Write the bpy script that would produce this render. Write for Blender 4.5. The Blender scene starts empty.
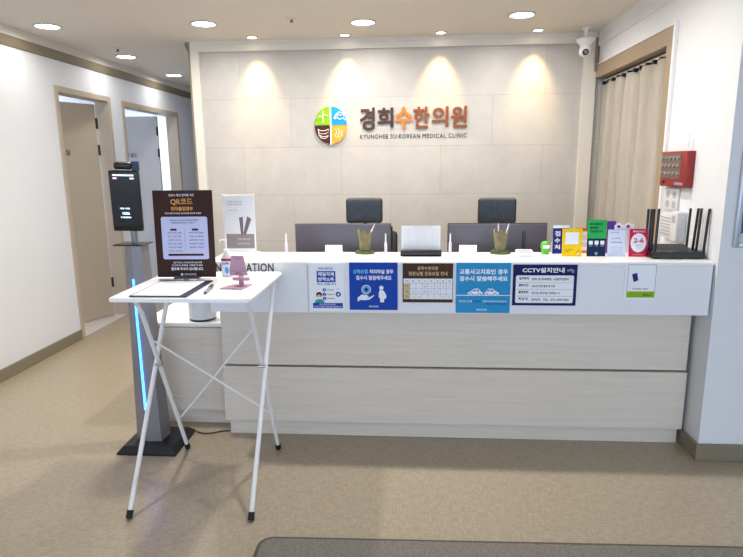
import bpy, bmesh, math, random
from mathutils import Vector, Matrix
random.seed(7)
S = bpy.context.scene
COL = S.collection
PI = math.pi

# ---------------------------------------------------------------- camera
PITCH, ROLL, YAW = 0.19793, -0.010054, -0.069761
cam_d = bpy.data.cameras.new('camera')
cam_d.sensor_width = 36.0
cam_d.lens = 36.0 * 574.05 / 743.0
cam = bpy.data.objects.new('camera', cam_d)
COL.objects.link(cam)
_m = (Matrix.Rotation(ROLL, 3, 'Z') @ Matrix.Rotation(PITCH, 3, 'X')
      @ Matrix(((1, 0, 0), (0, 0, -1), (0, 1, 0))) @ Matrix.Rotation(YAW, 3, 'Z'))
_r = Matrix((_m[0], -_m[1], -_m[2])).transposed()
cam.matrix_world = Matrix.Translation((0, 0, 1.5)) @ _r.to_4x4()
S.camera = cam

# ---------------------------------------------------------------- world, exposure
w = bpy.data.worlds.new('world'); S.world = w; w.use_nodes = True
bg = w.node_tree.nodes['Background']
bg.inputs[0].default_value = (0.64, 0.79, 1.0, 1)
bg.inputs[1].default_value = 3.0
S.view_settings.view_transform = 'Standard'
S.view_settings.look = 'None'
S.view_settings.gamma = 1.0
S.view_settings.exposure = 0.3
S.view_settings.use_curve_mapping = False
S.cycles.use_denoising = True
S.cycles.max_bounces = 8
S.cycles.diffuse_bounces = 5

DOWN_W = 8.0      # watts of one ceiling downlight
SPOT_W = 30.0      # watts of one wall-washing spot
DOWN_C = (1.0, 0.95, 0.87)
SPOT_C = (1.0, 0.66, 0.28)

# ---------------------------------------------------------------- materials
def lin(h):
    if isinstance(h, tuple): return h
    h = h.lstrip('#'); v = [int(h[i:i+2], 16)/255 for i in (0, 2, 4)]
    return tuple(c/12.92 if c <= .04045 else ((c+.055)/1.055)**2.4 for c in v)
_M = {}
def mat(name, col='#ffffff', rough=.5, metal=0, emit=0, noise=0, nscale=8, bump=0, stretch=(1,1,1), alpha=None, spec=None, trans=0):
    if name in _M: return _M[name]
    m = bpy.data.materials.new(name); m.use_nodes = True; nt = m.node_tree
    b = nt.nodes['Principled BSDF']; c = lin(col)
    b.inputs['Base Color'].default_value = (*c, 1)
    b.inputs['Roughness'].default_value = rough
    b.inputs['Metallic'].default_value = metal
    if spec is None and name.split('_')[0] in ('print', 'sign', 'poster', 'label', 'card', 'logo'): spec = .15
    if spec is not None: b.inputs['Specular IOR Level'].default_value = spec
    if trans: b.inputs['Transmission Weight'].default_value = trans
    if emit:
        b.inputs['Emission Color'].default_value = (*c, 1)
        b.inputs['Emission Strength'].default_value = emit
    if noise or bump:
        tc = nt.nodes.new('ShaderNodeTexCoord'); mp = nt.nodes.new('ShaderNodeMapping')
        mp.inputs['Scale'].default_value = stretch
        n = nt.nodes.new('ShaderNodeTexNoise'); n.inputs['Scale'].default_value = nscale; n.inputs['Detail'].default_value = 5
        nt.links.new(tc.outputs['Object'], mp.inputs[0]); nt.links.new(mp.outputs[0], n.inputs['Vector'])
        if noise:
            r = nt.nodes.new('ShaderNodeValToRGB')
            r.color_ramp.elements[0].position = .3; r.color_ramp.elements[1].position = .7
            r.color_ramp.elements[0].color = (*[x*(1-noise) for x in c], 1)
            r.color_ramp.elements[1].color = (*[min(1, x*(1+noise)) for x in c], 1)
            nt.links.new(n.outputs[0], r.inputs[0]); nt.links.new(r.outputs[0], b.inputs['Base Color'])
        if bump:
            bp = nt.nodes.new('ShaderNodeBump'); bp.inputs['Strength'].default_value = bump; bp.inputs['Distance'].default_value = .003
            nt.links.new(n.outputs[0], bp.inputs['Height']); nt.links.new(bp.outputs[0], b.inputs['Normal'])
    _M[name] = m
    return m

WALL = mat('wall_paint', '#e0e2e7', .6, noise=.01, nscale=2)
CEIL = mat('ceiling_paint', '#dbd5cc', .75, noise=.015, nscale=2)
WHITE = mat('white_laminate', '#e6e8ef', .35)
OAK = mat('pale_wood_laminate', '#d9d0c5', .42, noise=.05, nscale=5, stretch=(.6, 1, 14))
FRAMEW = mat('cream_trim', '#dcd6cc', .5)
TRIM = mat('olive_brown_trim', '#857a64', .5)
BASEB = mat('taupe_baseboard', '#827867', .5)
DOORF = mat('beige_door_frame', '#b5a696', .5)
DOORB = mat('beige_door_laminate', '#b3a592', .5, noise=.03, nscale=3, stretch=(1, 1, .2))
DOORW = mat('pale_door_laminate', '#c6c3c4', .5)
WOOD = mat('tan_wood_frame', '#9b8972', .5, noise=.06, nscale=6, stretch=(.3, 6, 6))
CURT = mat('linen_curtain', '#aea69b', .9, noise=.07, nscale=60, stretch=(1, 1, .15), bump=.2)
TWH = mat('white_tube_paint', '#e8e8ea', .3)
TTOP = mat('white_table_laminate', '#f2f3f6', .3)
BLK = mat('black_plastic', '#141416', .35)
RUB = mat('black_rubber', '#0d0d0d', .7)
NAVYM = mat('navy_chair_mesh', '#2b3440', .6, noise=.25, nscale=60)
CHAIRF = mat('charcoal_plastic', '#2b2a2c', .5)
GREYM = mat('silver_grey_metal', '#8b8a8f', .38, metal=.35)
CHROME = mat('chrome', '#c9c9cc', .2, metal=1)
PAPER = mat('white_paper', '#eef0f5', .6)
GLOW = mat('downlight_diffuser', (1.0, .97, .93), .5, emit=9)
GLOWW = mat('spot_lamp_glow', (1.0, .85, .62), .5, emit=9)

def floor_mat():
    m = bpy.data.materials.new('woven_beige_vinyl'); m.use_nodes = True; nt = m.node_tree; L = nt.links
    b = nt.nodes['Principled BSDF']; b.inputs['Roughness'].default_value = .33
    tc = nt.nodes.new('ShaderNodeTexCoord')
    def nz(scale, st, det=3):
        mp = nt.nodes.new('ShaderNodeMapping'); mp.inputs['Scale'].default_value = st
        n = nt.nodes.new('ShaderNodeTexNoise'); n.inputs['Scale'].default_value = scale; n.inputs['Detail'].default_value = det
        L.new(tc.outputs['Object'], mp.inputs[0]); L.new(mp.outputs[0], n.inputs['Vector']); return n
    a = nz(120, (1, .2, 1)); c = nz(120, (.2, 1, 1)); d = nz(1.2, (1, 1, 1))
    mx = nt.nodes.new('ShaderNodeMath'); mx.operation = 'ADD'; L.new(a.outputs[0], mx.inputs[0]); L.new(c.outputs[0], mx.inputs[1])
    m2 = nt.nodes.new('ShaderNodeMath'); m2.operation = 'MULTIPLY_ADD'; m2.inputs[1].default_value = .25
    L.new(d.outputs[0], m2.inputs[0]); L.new(mx.outputs[0], m2.inputs[2])
    mr = nt.nodes.new('ShaderNodeMapRange'); mr.inputs[1].default_value = .8; mr.inputs[2].default_value = 1.45
    L.new(m2.outputs[0], mr.inputs[0])
    r = nt.nodes.new('ShaderNodeValToRGB')
    r.color_ramp.elements[0].color = (*lin('#9a8d7a'), 1); r.color_ramp.elements[1].color = (*lin('#b6a891'), 1)
    L.new(mr.outputs[0], r.inputs[0]); L.new(r.outputs[0], b.inputs['Base Color'])
    bp = nt.nodes.new('ShaderNodeBump'); bp.inputs['Strength'].default_value = .25; bp.inputs['Distance'].default_value = .001
    L.new(mx.outputs[0], bp.inputs['Height']); L.new(bp.outputs[0], b.inputs['Normal'])
    return m
FLOOR = floor_mat()

def tile_mat():
    m = bpy.data.materials.new('beige_stone_tile'); m.use_nodes = True; nt = m.node_tree; L = nt.links
    b = nt.nodes['Principled BSDF']; b.inputs['Roughness'].default_value = .45
    tc = nt.nodes.new('ShaderNodeTexCoord'); sp = nt.nodes.new('ShaderNodeSeparateXYZ'); L.new(tc.outputs['Object'], sp.inputs[0])
    ax = nt.nodes.new('ShaderNodeMath'); ax.inputs[1].default_value = 1.0 + .827*4; L.new(sp.outputs['X'], ax.inputs[0])
    az = nt.nodes.new('ShaderNodeMath'); az.inputs[1].default_value = -1.243 + .395*4; L.new(sp.outputs['Z'], az.inputs[0])
    cb = nt.nodes.new('ShaderNodeCombineXYZ'); L.new(ax.outputs[0], cb.inputs[0]); L.new(az.outputs[0], cb.inputs[1])
    br = nt.nodes.new('ShaderNodeTexBrick'); br.offset = .5; br.offset_frequency = 2
    br.inputs['Scale'].default_value = 1; br.inputs['Brick Width'].default_value = .827; br.inputs['Row Height'].default_value = .395
    br.inputs['Mortar Size'].default_value = .0022; br.inputs['Mortar Smooth'].default_value = .2
    br.inputs['Color1'].default_value = (*lin('#c3bfba'), 1); br.inputs['Color2'].default_value = (*lin('#bebab5'), 1)
    br.inputs['Mortar'].default_value = (*lin('#aaa6a0'), 1)
    L.new(cb.outputs[0], br.inputs['Vector'])
    n = nt.nodes.new('ShaderNodeTexNoise'); n.inputs['Scale'].default_value = 5; n.inputs['Detail'].default_value = 8; n.inputs['Roughness'].default_value = .7
    L.new(tc.outputs['Object'], n.inputs['Vector'])
    r = nt.nodes.new('ShaderNodeValToRGB'); r.color_ramp.elements[0].position = .3; r.color_ramp.elements[1].position = .7
    r.color_ramp.elements[0].color = (.86, .86, .85, 1); r.color_ramp.elements[1].color = (1, 1, 1, 1)
    L.new(n.outputs[0], r.inputs[0])
    mx = nt.nodes.new('ShaderNodeMix'); mx.data_type = 'RGBA'; mx.blend_type = 'MULTIPLY'; mx.inputs[0].default_value = 1
    L.new(br.outputs['Color'], mx.inputs[6]); L.new(r.outputs[0], mx.inputs[7]); L.new(mx.outputs[2], b.inputs['Base Color'])
    return m
TILE = tile_mat()

# ---------------------------------------------------------------- mesh helpers
def B(): return bmesh.new()
def box(bm, x0, x1, y0, y1, z0, z1, bev=0, seg=2, M=None):
    r = bmesh.ops.create_cube(bm, size=1)
    vs = r['verts']
    for v in vs:
        v.co = Vector(((x0+x1)/2+v.co.x*(x1-x0), (y0+y1)/2+v.co.y*(y1-y0), (z0+z1)/2+v.co.z*(z1-z0)))
    if bev:
        es = list({e for v in vs for e in v.link_edges})
        rr = bmesh.ops.bevel(bm, geom=es, offset=bev, segments=seg, affect='EDGES', profile=.5)
        vs = list({v for f in rr['faces'] for v in f.verts} | {v for v in vs if v.is_valid})
    if M is not None: bmesh.ops.transform(bm, matrix=M, verts=vs)
    return bm
def prism(bm, pts, d0, d1, axis='Y'):
    """polygon given in (x,z) [axis Y], (y,z) [axis X] or (x,y) [axis Z], pushed from d0 to d1"""
    def P(a, b, d): return {'Y': (a, d, b), 'X': (d, a, b), 'Z': (a, b, d)}[axis]
    A = [bm.verts.new(P(a, b, d0)) for a, b in pts]; Z = [bm.verts.new(P(a, b, d1)) for a, b in pts]
    fs = [bm.faces.new(A), bm.faces.new(Z[::-1])]
    n = len(pts)
    for i in range(n): fs.append(bm.faces.new((A[i], Z[i], Z[(i+1) % n], A[(i+1) % n])))
    bmesh.ops.recalc_face_normals(bm, faces=fs)
    return bm
def tube(bm, pts, r, n=12, r2=None):
    pts = [Vector(p) for p in pts]; rings = []
    for i, p in enumerate(pts):
        t = (pts[min(i+1, len(pts)-1)]-pts[max(i-1, 0)]).normalized()
        u = t.cross(Vector((0, 0, 1)) if abs(t.z) < .95 else Vector((1, 0, 0))).normalized(); v = t.cross(u)
        rr = r if r2 is None else r+(r2-r)*i/(len(pts)-1)
        rings.append([bm.verts.new(p+rr*(math.cos(2*PI*k/n)*u+math.sin(2*PI*k/n)*v)) for k in range(n)])
    fs = []
    for a, b in zip(rings, rings[1:]):
        for k in range(n): fs.append(bm.faces.new((a[k], a[(k+1) % n], b[(k+1) % n], b[k])))
    fs += [bm.faces.new(rings[0][::-1]), bm.faces.new(rings[-1])]
    bmesh.ops.recalc_face_normals(bm, faces=fs)
    return bm
def lathe(bm, prof, c=(0, 0, 0), n=24, axis='Z', sx=1, sy=1):
    rings = []; cx, cy, cz = c
    for r, z in prof:
        ring = []
        for k in range(n):
            a = 2*PI*k/n; x, y = max(r, .0002)*math.cos(a)*sx, max(r, .0002)*math.sin(a)*sy
            ring.append(bm.verts.new({'Z': (cx+x, cy+y, cz+z), 'Y': (cx+x, cy+z, cz+y), 'X': (cx+z, cy+x, cz+y)}[axis]))
        rings.append(ring)
    fs = []
    for a, b in zip(rings, rings[1:]):
        for k in range(n): fs.append(bm.faces.new((a[k], a[(k+1) % n], b[(k+1) % n], b[k])))
    fs += [bm.faces.new(rings[0]), bm.faces.new(rings[-1])]
    bmesh.ops.recalc_face_normals(bm, faces=fs)
    return bm
def rrect(x0, x1, z0, z1, r, n=5):
    o = []
    for cx, cz, a in ((x1-r, z1-r, 0), (x0+r, z1-r, 90), (x0+r, z0+r, 180), (x1-r, z0+r, 270)):
        for k in range(n+1):
            t = math.radians(a+90*k/n); o.append((cx+r*math.cos(t), cz+r*math.sin(t)))
    return o
def disc(cx, cz, rx, rz=None, n=28, a0=0, a1=360):
    rz = rz or rx; full = a1-a0 >= 360
    p = [(cx+rx*math.cos(math.radians(a0+(a1-a0)*k/n)), cz+rz*math.sin(math.radians(a0+(a1-a0)*k/n))) for k in range(n if full else n+1)]
    return p
def obj(name, bm, m, parent=None, smooth=True, loc=(0, 0, 0)):
    me = bpy.data.meshes.new(name); bm.to_mesh(me); bm.free(); me.materials.append(m)
    if smooth:
        for p in me.polygons: p.use_smooth = True
        try: me.set_sharp_from_angle(angle=math.radians(35))
        except Exception: pass
    o = bpy.data.objects.new(name, me); COL.objects.link(o); o.location = loc
    if parent is not None: o.parent = parent
    return o
def tag(o, label, cat, group=None):
    o['label'] = label; o['category'] = cat
    if group: o['group'] = group
    return o
def thing(name, label, cat, loc=(0, 0, 0), rz=0, group=None, rot=None):
    o = bpy.data.objects.new(name, None); COL.objects.link(o); o.empty_display_size = .05
    o.location = loc; o.rotation_euler = rot or (0, 0, rz)
    return tag(o, label, cat, group)
def struct(name, bm, m, parent=None, smooth=True):
    o = obj(name, bm, m, parent, smooth)
    if parent is None: o['kind'] = 'structure'
    return o
def dup(root, loc, rz=None, label=None, group=None):
    r = root.copy(); COL.objects.link(r); r.location = loc
    if rz is not None: r.rotation_euler = (0, 0, rz)
    if label: r['label'] = label
    if group: r['group'] = group
    for ch in list(root.children):
        c = ch.copy(); COL.objects.link(c); c.parent = r
        for g in list(ch.children):
            d = g.copy(); COL.objects.link(d); d.parent = c
    return r

# lettering: every line is fitted to its own box, in x-z, front towards -y
def add_text(bm, s, x0, x1, z0, z1, y=0.0, ext=.0004, bold=0.0, space=1.0):
    c = bpy.data.curves.new('lettering', 'FONT'); c.body = s; c.extrude = .05; c.resolution_u = 3; c.space_character = space
    o = bpy.data.objects.new('lettering', c)
    me = bpy.data.meshes.new_from_object(o)
    bpy.data.objects.remove(o); bpy.data.curves.remove(c)
    if not me.vertices: return bm
    xs = [v.co.x for v in me.vertices]; ys = [v.co.y for v in me.vertices]
    ax, bx, ay, by = min(xs), max(xs), min(ys), max(ys)
    ax -= bold; bx += bold; ay -= bold; by += bold
    sx = (x1-x0)/max(bx-ax, 1e-6); sz = (z1-z0)/max(by-ay, 1e-6)
    src = [v.co.copy() for v in me.vertices]
    k = bold*.75
    offs = [(0, 0)] if not bold else [(bold, 0), (-bold, 0), (0, bold), (0, -bold), (k, k), (-k, k), (k, -k), (-k, -k)]
    if bold and bold < .025: offs = offs[4:]
    for i, (ox_, oz_) in enumerate(offs):      # heavier weight: the same outline laid down several times
        for v, c0 in zip(me.vertices, src):
            v.co = (x0+(c0.x+ox_-ax)*sx, y-(c0.z+.05)/.1*ext*(1-.01*i), z0+(c0.y+oz_-ay)*sz)
        bm.from_mesh(me)
    bpy.data.meshes.remove(me)
    return bm

class Sign:
    """layers printed on a flat sheet; u,v are fractions from its top left corner"""
    def __init__(s, root, W, H, y=0.0, z=0.0, step=.0004):
        s.r, s.W, s.H, s.y, s.z, s.k, s.step = root, W, H, y, z, 0, step
    def X(s, u): return (u-.5)*s.W
    def Z(s, v): return s.z+(1-v)*s.H
    def lay(s, name, m, fn):
        s.k += 1; bm = B(); s.y0 = s.y-s.step*s.k; fn(bm); return obj(name, bm, m, s.r, smooth=False)
    def poly(s, bm, pts): prism(bm, pts, s.y0+s.step, s.y0)
    def panel(s, name, m, *rects, r=0):
        if 'line' not in name and len(rects) > 1:
            k = s.k
            for q in rects: s.k = k; o = s.panel(name, m, q, r=r)
            return o
        def f(bm):
            for u0, u1, v0, v1 in rects:
                a, b, c, d = s.X(u0), s.X(u1), s.Z(v1), s.Z(v0)
                s.poly(bm, rrect(a, b, c, d, r) if r else [(a, c), (b, c), (b, d), (a, d)])
        return s.lay(name, m, f)
    def shape(s, name, m, *polys):
        if len(polys) > 1:
            k = s.k
            for q in polys: s.k = k; o = s.shape(name, m, q)
            return o
        def f(bm):
            for p in polys: s.poly(bm, [(s.X(u), s.Z(v)) for u, v in p])
        return s.lay(name, m, f)
    def dots(s, name, m, *cs):
        if len(cs) > 1:
            k = s.k
            for q in cs: s.k = k; o = s.dots(name, m, q)
            return o
        def f(bm):
            for u, v, r in cs: s.poly(bm, disc(s.X(u), s.Z(v), r*s.W, n=20))
        return s.lay(name, m, f)
    def text(s, name, m, *lines):
        if 1 < len(lines) < 14:
            k = s.k
            for q in lines: s.k = k; o = s.text(name, m, q)
            return o
        def f(bm):
            for l in lines:
                t, u0, u1, v0, v1 = l[:5]; bold = l[5] if len(l) > 5 else .0
                add_text(bm, t, s.X(u0), s.X(u1), s.Z(v1), s.Z(v0), s.y0+s.step, s.step, bold)
        return s.lay(name, m, f)

# ================================================================= SETTING
XL, XR, YT, YF, ZC = -2.905, 1.46, 4.884, 2.80, 2.486
bm = B(); box(bm, -6, 4.2, -4, 9.3, -.08, 0); struct('floor', bm, FLOOR)
bm = B(); box(bm, -6, 4.2, -4, 9.3, ZC, ZC+.1); struct('ceiling', bm, CEIL)
# left wall with two doorways
bm = B()
for y0, y1, z0 in ((-4, 4.694, 0), (4.694, 5.576, 2.15), (5.576, 5.80, 0), (5.80, 7.21, 2.14), (7.21, 9.2, 0)):
    box(bm, XL-.12, XL, y0, y1, z0, ZC)
struct('wall_left', bm, WALL, smooth=False)
bm = B(); box(bm, XL, -1.7, 9.1, 9.2, 0, ZC); struct('wall_far', bm, WALL)
bm = B(); box(bm, -1.81, XR+.2, YT, YT+.15, 0, ZC); struct('wall_back', bm, TILE)
bm = B(); box(bm, -1.81, -1.70, YT+.15, 9.1, 0, ZC); struct('wall_corridor', bm, WALL)
# right wall with curtained opening, and the face turned to the viewer
bm = B()
box(bm, XR, XR+.15, YF, 3.52, 0, ZC); box(bm, XR, XR+.15, 3.52, YT, 2.17, ZC); box(bm, XR+.15, 4.1, YF, YF+.15, 0, ZC)
struct('wall_right', bm, WALL, smooth=False)
bm = B(); box(bm, 2.5, 2.6, YF+.15, YT+.15, 0, ZC); struct('wall_light_stop', bm, WALL)  # unseen wall added behind the curtain to stop light
bm = B(); box(bm, XR+.15, 2.5, YT+.0, YT+.15, 0, ZC); struct('wall_light_stop_back', bm, WALL)  # end of the same light stop, also added out of view
bm = B(); box(bm, 4.1, 4.2, -4, YF+.15, 0, ZC); struct('wall_far_right', bm, WALL)
# skirting
def skirt(name, pts):
    bm = B()
    for x0, x1, y0, y1 in pts: box(bm, x0, x1, y0, y1, 0, .09, .003, 1)
    struct(name, bm, BASEB, smooth=False)
skirt('baseboard_left', [(XL, XL+.012, -4, 4.692), (XL, XL+.012, 5.578, 5.80), (XL, XL+.012, 7.21, 9.1)])
skirt('baseboard_right', [(XR-.012, XR, YF, 3.45), (XR-.012, 4.1, YF-.012, YF)])
# crown mouldings
bm = B(); prism(bm, [(XL, 2.355), (XL+.014, 2.358), (XL+.022, 2.38), (XL+.03, 2.425), (XL, 2.425)], -4, 9.1, 'Y')
struct('trim_1', bm, TRIM, smooth=False)
bm = B(); box(bm, XL, XL+.03, -4, 9.1, 2.425, ZC); struct('trim_10', bm, CEIL, smooth=False)
bm = B(); prism(bm, [(-1.81, 2.39), (-1.828, 2.39), (-1.86, 2.46), (-1.86, ZC), (-1.81, ZC)], YT-.0, 9.1, 'Y')
box(bm, -1.826, -1.81, YT-.028, YT+.02, 0, 2.45)
struct('trim_2', bm, TRIM, smooth=False)
# pale frame round the tiled wall
bm = B()
box(bm, -1.81, -1.738, YT-.03, YT, 0, ZC-.0); box(bm, -1.738, 1.350, YT-.03, YT, 2.405, ZC); 
struct('trim_3', bm, FRAMEW, smooth=False)
bm = B(); box(bm, 1.350, XR-.012, YT-.03, YT, 0, ZC)
struct('trim_4', bm, FRAMEW, smooth=False)
bm = B(); box(bm, XR-.014, XR, YF, YT-.05, 2.375, ZC)
struct('trim_5', bm, WALL, smooth=False)
bm = B(); box(bm, XR-.03, XR-.001, YT-.05, YT-.0305, 2.19, 2.44, .003, 1); struct('trim_11', bm, TRIM, smooth=False)
bm = B(); box(bm, -1.738, 1.35, YT-.036, YT-.03, 2.452, ZC)
struct('trim_6', bm, CEIL, smooth=False)
# rooms behind the doors
bm = B(); box(bm, -5.6, -5.5, 4.0, 8.4, 0, ZC); struct('wall_consulting', bm, WALL)
bm = B(); box(bm, -5.5, XL-.12, 5.66, 5.74, 0, ZC); struct('wall_partition', bm, WALL)
bm = B(); box(bm, -5.5, XL-.12, 8.3, 8.4, 0, ZC); struct('wall_consulting_end', bm, WALL)
bm = B(); box(bm, -5.5, XL-.12, 4.0, 4.1, 0, ZC); struct('wall_consulting_start', bm, WALL)
LFL = mat('pale_room_floor', '#cfc8c4', .4)
bm = B(); box(bm, -5.5, XL-.005, 4.1, 8.3, 0, .006); struct('floor_consulting', bm, LFL)

HINGE = mat('black_hinge', '#1a1512', .5)
def doorway(n, y0, y1, zt, fw, jm, leafm, hy, ang, length, word, room_lamp):
    bm = B(); X0, X1 = XL-.13, XL+.012
    box(bm, X0, X1, y0, y0+fw, 0, zt, .002, 1); box(bm, X0, X1, y1-fw, y1, 0, zt, .002, 1); box(bm, X0, X1, y0+fw, y1-fw, zt-fw-.005, zt, .002, 1)
    root = struct('door_frame_%s' % ('near' if n == 1 else 'far'), bm, jm, smooth=False); root.name = 'trim_%d' % (6+n)
    d = bpy.data.objects.new('door_%d' % n, None); COL.objects.link(d); d['kind'] = 'structure'
    d.location = (XL-.125, hy, 0); d.rotation_euler = (0, 0, ang)
    bm = B(); box(bm, -length, 0, -.02, .02, .012, 2.075, .002, 1); obj('door_leaf', bm, leafm, d, False)
    bm = B()
    for z in (.35, 1.65, 1.9): box(bm, -.008, .012, -.032, -.018, z-.05, z+.05, .003, 1)
    obj('hinge', bm, HINGE, d, False)
    bm = B(); tube(bm, [(-length+.06, -.02, 1.0), (-length+.06, -.06, 1.0), (-length+.17, -.06, 1.0)], .009)
    obj('door_handle', bm, CHROME, d)
    bm = B(); w2 = .048*len(word)
    add_text(bm, word, -length*.46-w2/2, -length*.46+w2/2, 1.60, 1.655, -.0205, .001, .015)
    obj('lettering', bm, BLK, d, False)
    return d
doorway(1, 4.694, 5.576, 2.15, .043, DOORF, DOORB, 5.50, math.radians(63.4), .80, '진료실', None)
doorway(2, 5.80, 7.21, 2.14, .045, DOORF, DOORW, 6.90, math.radians(2), .80, '진료실2', None)

# ================================================================= CEILING LIGHTS
def area(name, parent, size, watts, color, z, spread=170):
    l = bpy.data.lights.new(name, 'AREA'); l.shape = 'DISK'; l.size = size; l.energy = watts; l.color = color
    l.spread = math.radians(spread)
    o = bpy.data.objects.new(name, l); COL.objects.link(o); o.parent = parent; o.location = (0, 0, z)
    return o
def ring(bm, r0, r1, z0, z1, n=36):
    lathe(bm, [(r0, z1), (r0+.002, z0), (r1-.004, z0), (r1, z1-.001), (r1, z1)], n=n)
SILV = mat('pale_grey_bezel', '#b9b9bb', .35)
dl = thing('ceiling_downlight', 'round recessed ceiling light above the corridor wall, nearest the left edge', 'ceiling light', (-2.60, 4.214, ZC), group=None)
bm = B(); ring(bm, .078, .094, -.007, -.0005); obj('bezel', bm, SILV, dl)
bm = B(); lathe(bm, [(.078, -.0006), (.078, -.004), (.07, -.0045), (0, -.0045)], n=32); obj('diffuser', bm, GLOW, dl)
area('lamp', dl, .15, DOWN_W, DOWN_C, -.012)
DL = [((-2.62, 5.413), 'round recessed corridor light, middle of the three along the left ceiling'),
      ((-2.64, 6.545), 'round recessed corridor light, farthest of the three along the left ceiling'),
      ((-1.476, 4.265), 'round recessed ceiling light just in front of the tiled wall corner'),
      ((-.346, 4.347), 'round recessed ceiling light above the round logo'),
      ((.75, 4.256), 'round recessed ceiling light, rightmost over the reception')]
soft = None
for (x, y), lb in DL:
    d = dup(dl, (x, y, ZC), label=lb)
    if x < -2:                      # the corridor lights are dimmer
        for c in d.children:
            if c.type == 'LIGHT':
                if soft is None: soft = c.data.copy(); soft.energy = DOWN_W*.28
                c.data = soft
for c in dl.children:
    if c.type == 'LIGHT': c.data = soft
for x, lb in ((-1.46, 'round recessed ceiling light above the left end of the counter'), (-.30, 'round recessed ceiling light above the middle of the counter'), (.66, 'round recessed ceiling light above the right part of the counter')):
    d = dup(dl, (x, 3.08, ZC), label=lb)
    for c in d.children:
        if c.type == 'LIGHT': c.data = c.data.copy(); c.data.energy = DOWN_W*(1.2 if x > .5 else 2.0); c.data.size = .09
for x, y in ((-1.9, 0.3), (-.3, .1), (1.4, 0.3), (-1.2, -2.2), (1.2, -2.2)):  # assumed lamps out of view, added to light the counter side from the front
    dup(dl, (x, y, ZC), label='assumed unseen ceiling light added over the waiting area in front of the counter', group='added waiting area downlights')
sp = thing('ceiling_spotlight', 'small warm ceiling spotlight at the left end of the tiled wall', 'spotlight', (-1.258, 4.74, ZC))
bm = B(); ring(bm, .034, .048, -.006, -.0005, 28); obj('bezel', bm, SILV, sp)
bm = B(); lathe(bm, [(.034, -.0006), (.034, -.0035), (.0, -.004)], n=24); obj('diffuser', bm, GLOWW, sp)
l = bpy.data.lights.new('lamp', 'SPOT'); l.energy = SPOT_W; l.color = SPOT_C; l.spot_size = math.radians(60); l.spot_blend = 1.0; l.shadow_soft_size = .03
lo = bpy.data.objects.new('lamp', l); COL.objects.link(lo); lo.parent = sp; lo.location = (0, 0, -.015); lo.rotation_euler = (math.radians(18), 0, 0)
for x, lb in ((-.521, 'small warm ceiling spotlight above the green and blue logo'), (.223, 'small warm ceiling spotlight above the orange wall letter'),
              (.962, 'small warm ceiling spotlight nearest the security camera')):
    dup(sp, (x, 4.74, ZC), label=lb)
for (x, y), lb in (((-2.503, 5.03), 'small sprinkler head plate on ceiling beside corridor light'), ((-.826, 4.179), 'small sprinkler head plate on ceiling above the tiled wall')):
    t = thing('ceiling_sprinkler', lb, 'sprinkler', (x, y, ZC))
    bm = B(); lathe(bm, [(.036, -.0005), (.034, -.008), (.012, -.010), (0, -.010)], n=24); obj('plate', bm, FRAMEW, t)
    bm = B(); lathe(bm, [(.008, -.009), (.008, -.022), (.013, -.024), (.013, -.028), (0, -.028)], n=16); obj('nozzle', bm, mat('dull_brass', '#7c6f58', .4, metal=.6), t)
# daylight-like room lights inside the consulting rooms
for x, y, wt in ((-4.2, 5.0, 30), (-4.0, 7.2, 45)):
    t = thing('ceiling_panel_light', 'flat ceiling panel light in the room behind the %s door' % ('near' if y < 6 else 'far'), 'ceiling light', (x, y, ZC))
    bm = B(); box(bm, -.3, .3, -.3, .3, -.03, 0); obj('housing', bm, SILV, t, False)
    bm = B(); box(bm, -.285, .285, -.285, .285, -.034, -.03); obj('diffuser', bm, mat('cool_panel_glow', (.78, .88, 1.0), emit=4), t, False)
    area('lamp', t, .5, wt, (.72, .85, 1.0), -.04, 170)

# ================================================================= WALL SIGN
BRD, ORG, BRM = mat('dark_brown_letter', '#3f2114', .6), mat('orange_letter', '#de7a1e', .6), mat('copper_brown_letter', '#7d431d', .6)
LG = [mat('logo_green', '#86b81e', .35), mat('logo_blue', '#1f97d8', .35), mat('logo_brown', '#4a2418', .35), mat('logo_orange', '#f2a136', .35)]
sg = thing('wall_sign_lettering', 'raised brown and orange Korean clinic name on the tiled wall', 'wall sign', (-.424, YT, 1.70))
yb = -.006
for ch, a, b, m in (('경', 60, 150, BRD), ('희', 165, 260, BRD), ('수', 270, 372, ORG), ('한', 378, 475, BRM), ('의', 487, 585, BRM), ('원', 600, 695, BRM)):
    bm = B(); k = .877/635; add_text(bm, ch, (a-60)*k, (b-60)*k, {'경': .066, '희': .088, '수': .070, '한': .076, '의': .088, '원': .080}[ch], {'수': .248, '희': .246}.get(ch, .250), yb, .010, .028)
    obj('letter', bm, m, sg, False)
for wd, a, b in (('KYUNGHEE', 60, 228), ('SU', 243, 279), ('KOREAN', 293, 418), ('MEDICAL', 433, 573), ('CLINIC', 587, 695)):
    bm = B(); add_text(bm, wd, (a-60)*k, (b-60)*k, .0, .035, -.0006, .003, .008, 1.2); obj('subtitle', bm, BRD, sg, False)
lg = thing('round_logo', 'round four-colour emblem with white line symbols on the tiled wall', 'logo', (-.665, YT, 1.812))
R1, R2 = .134, .149
for i, (a0, dx, dz) in enumerate(((90, -.006, .003), (0, .006, .003), (180, -.006, -.003), (270, .006, -.003))):
    bm = B(); pts = [(dx, dz)]+[(x+dx, z+dz) for x, z in disc(0, 0, R1-.006, R2-.003, 18, a0, a0+90)]
    prism(bm, pts, -.002, -.022); obj('quarter', bm, LG[i], lg, False)
bm = B(); prism(bm, disc(0, 0, R1+.001, R2+.002, 48), -.0005, -.006); prism(bm, [(-.0055, -R2-.008), (.0055, -R2-.008), (.0055, R2+.008), (-.0055, R2+.008)], -.004, -.0225)
obj('backing', bm, mat('sign_white', '#f3f1ec', .4), lg, False)
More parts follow.
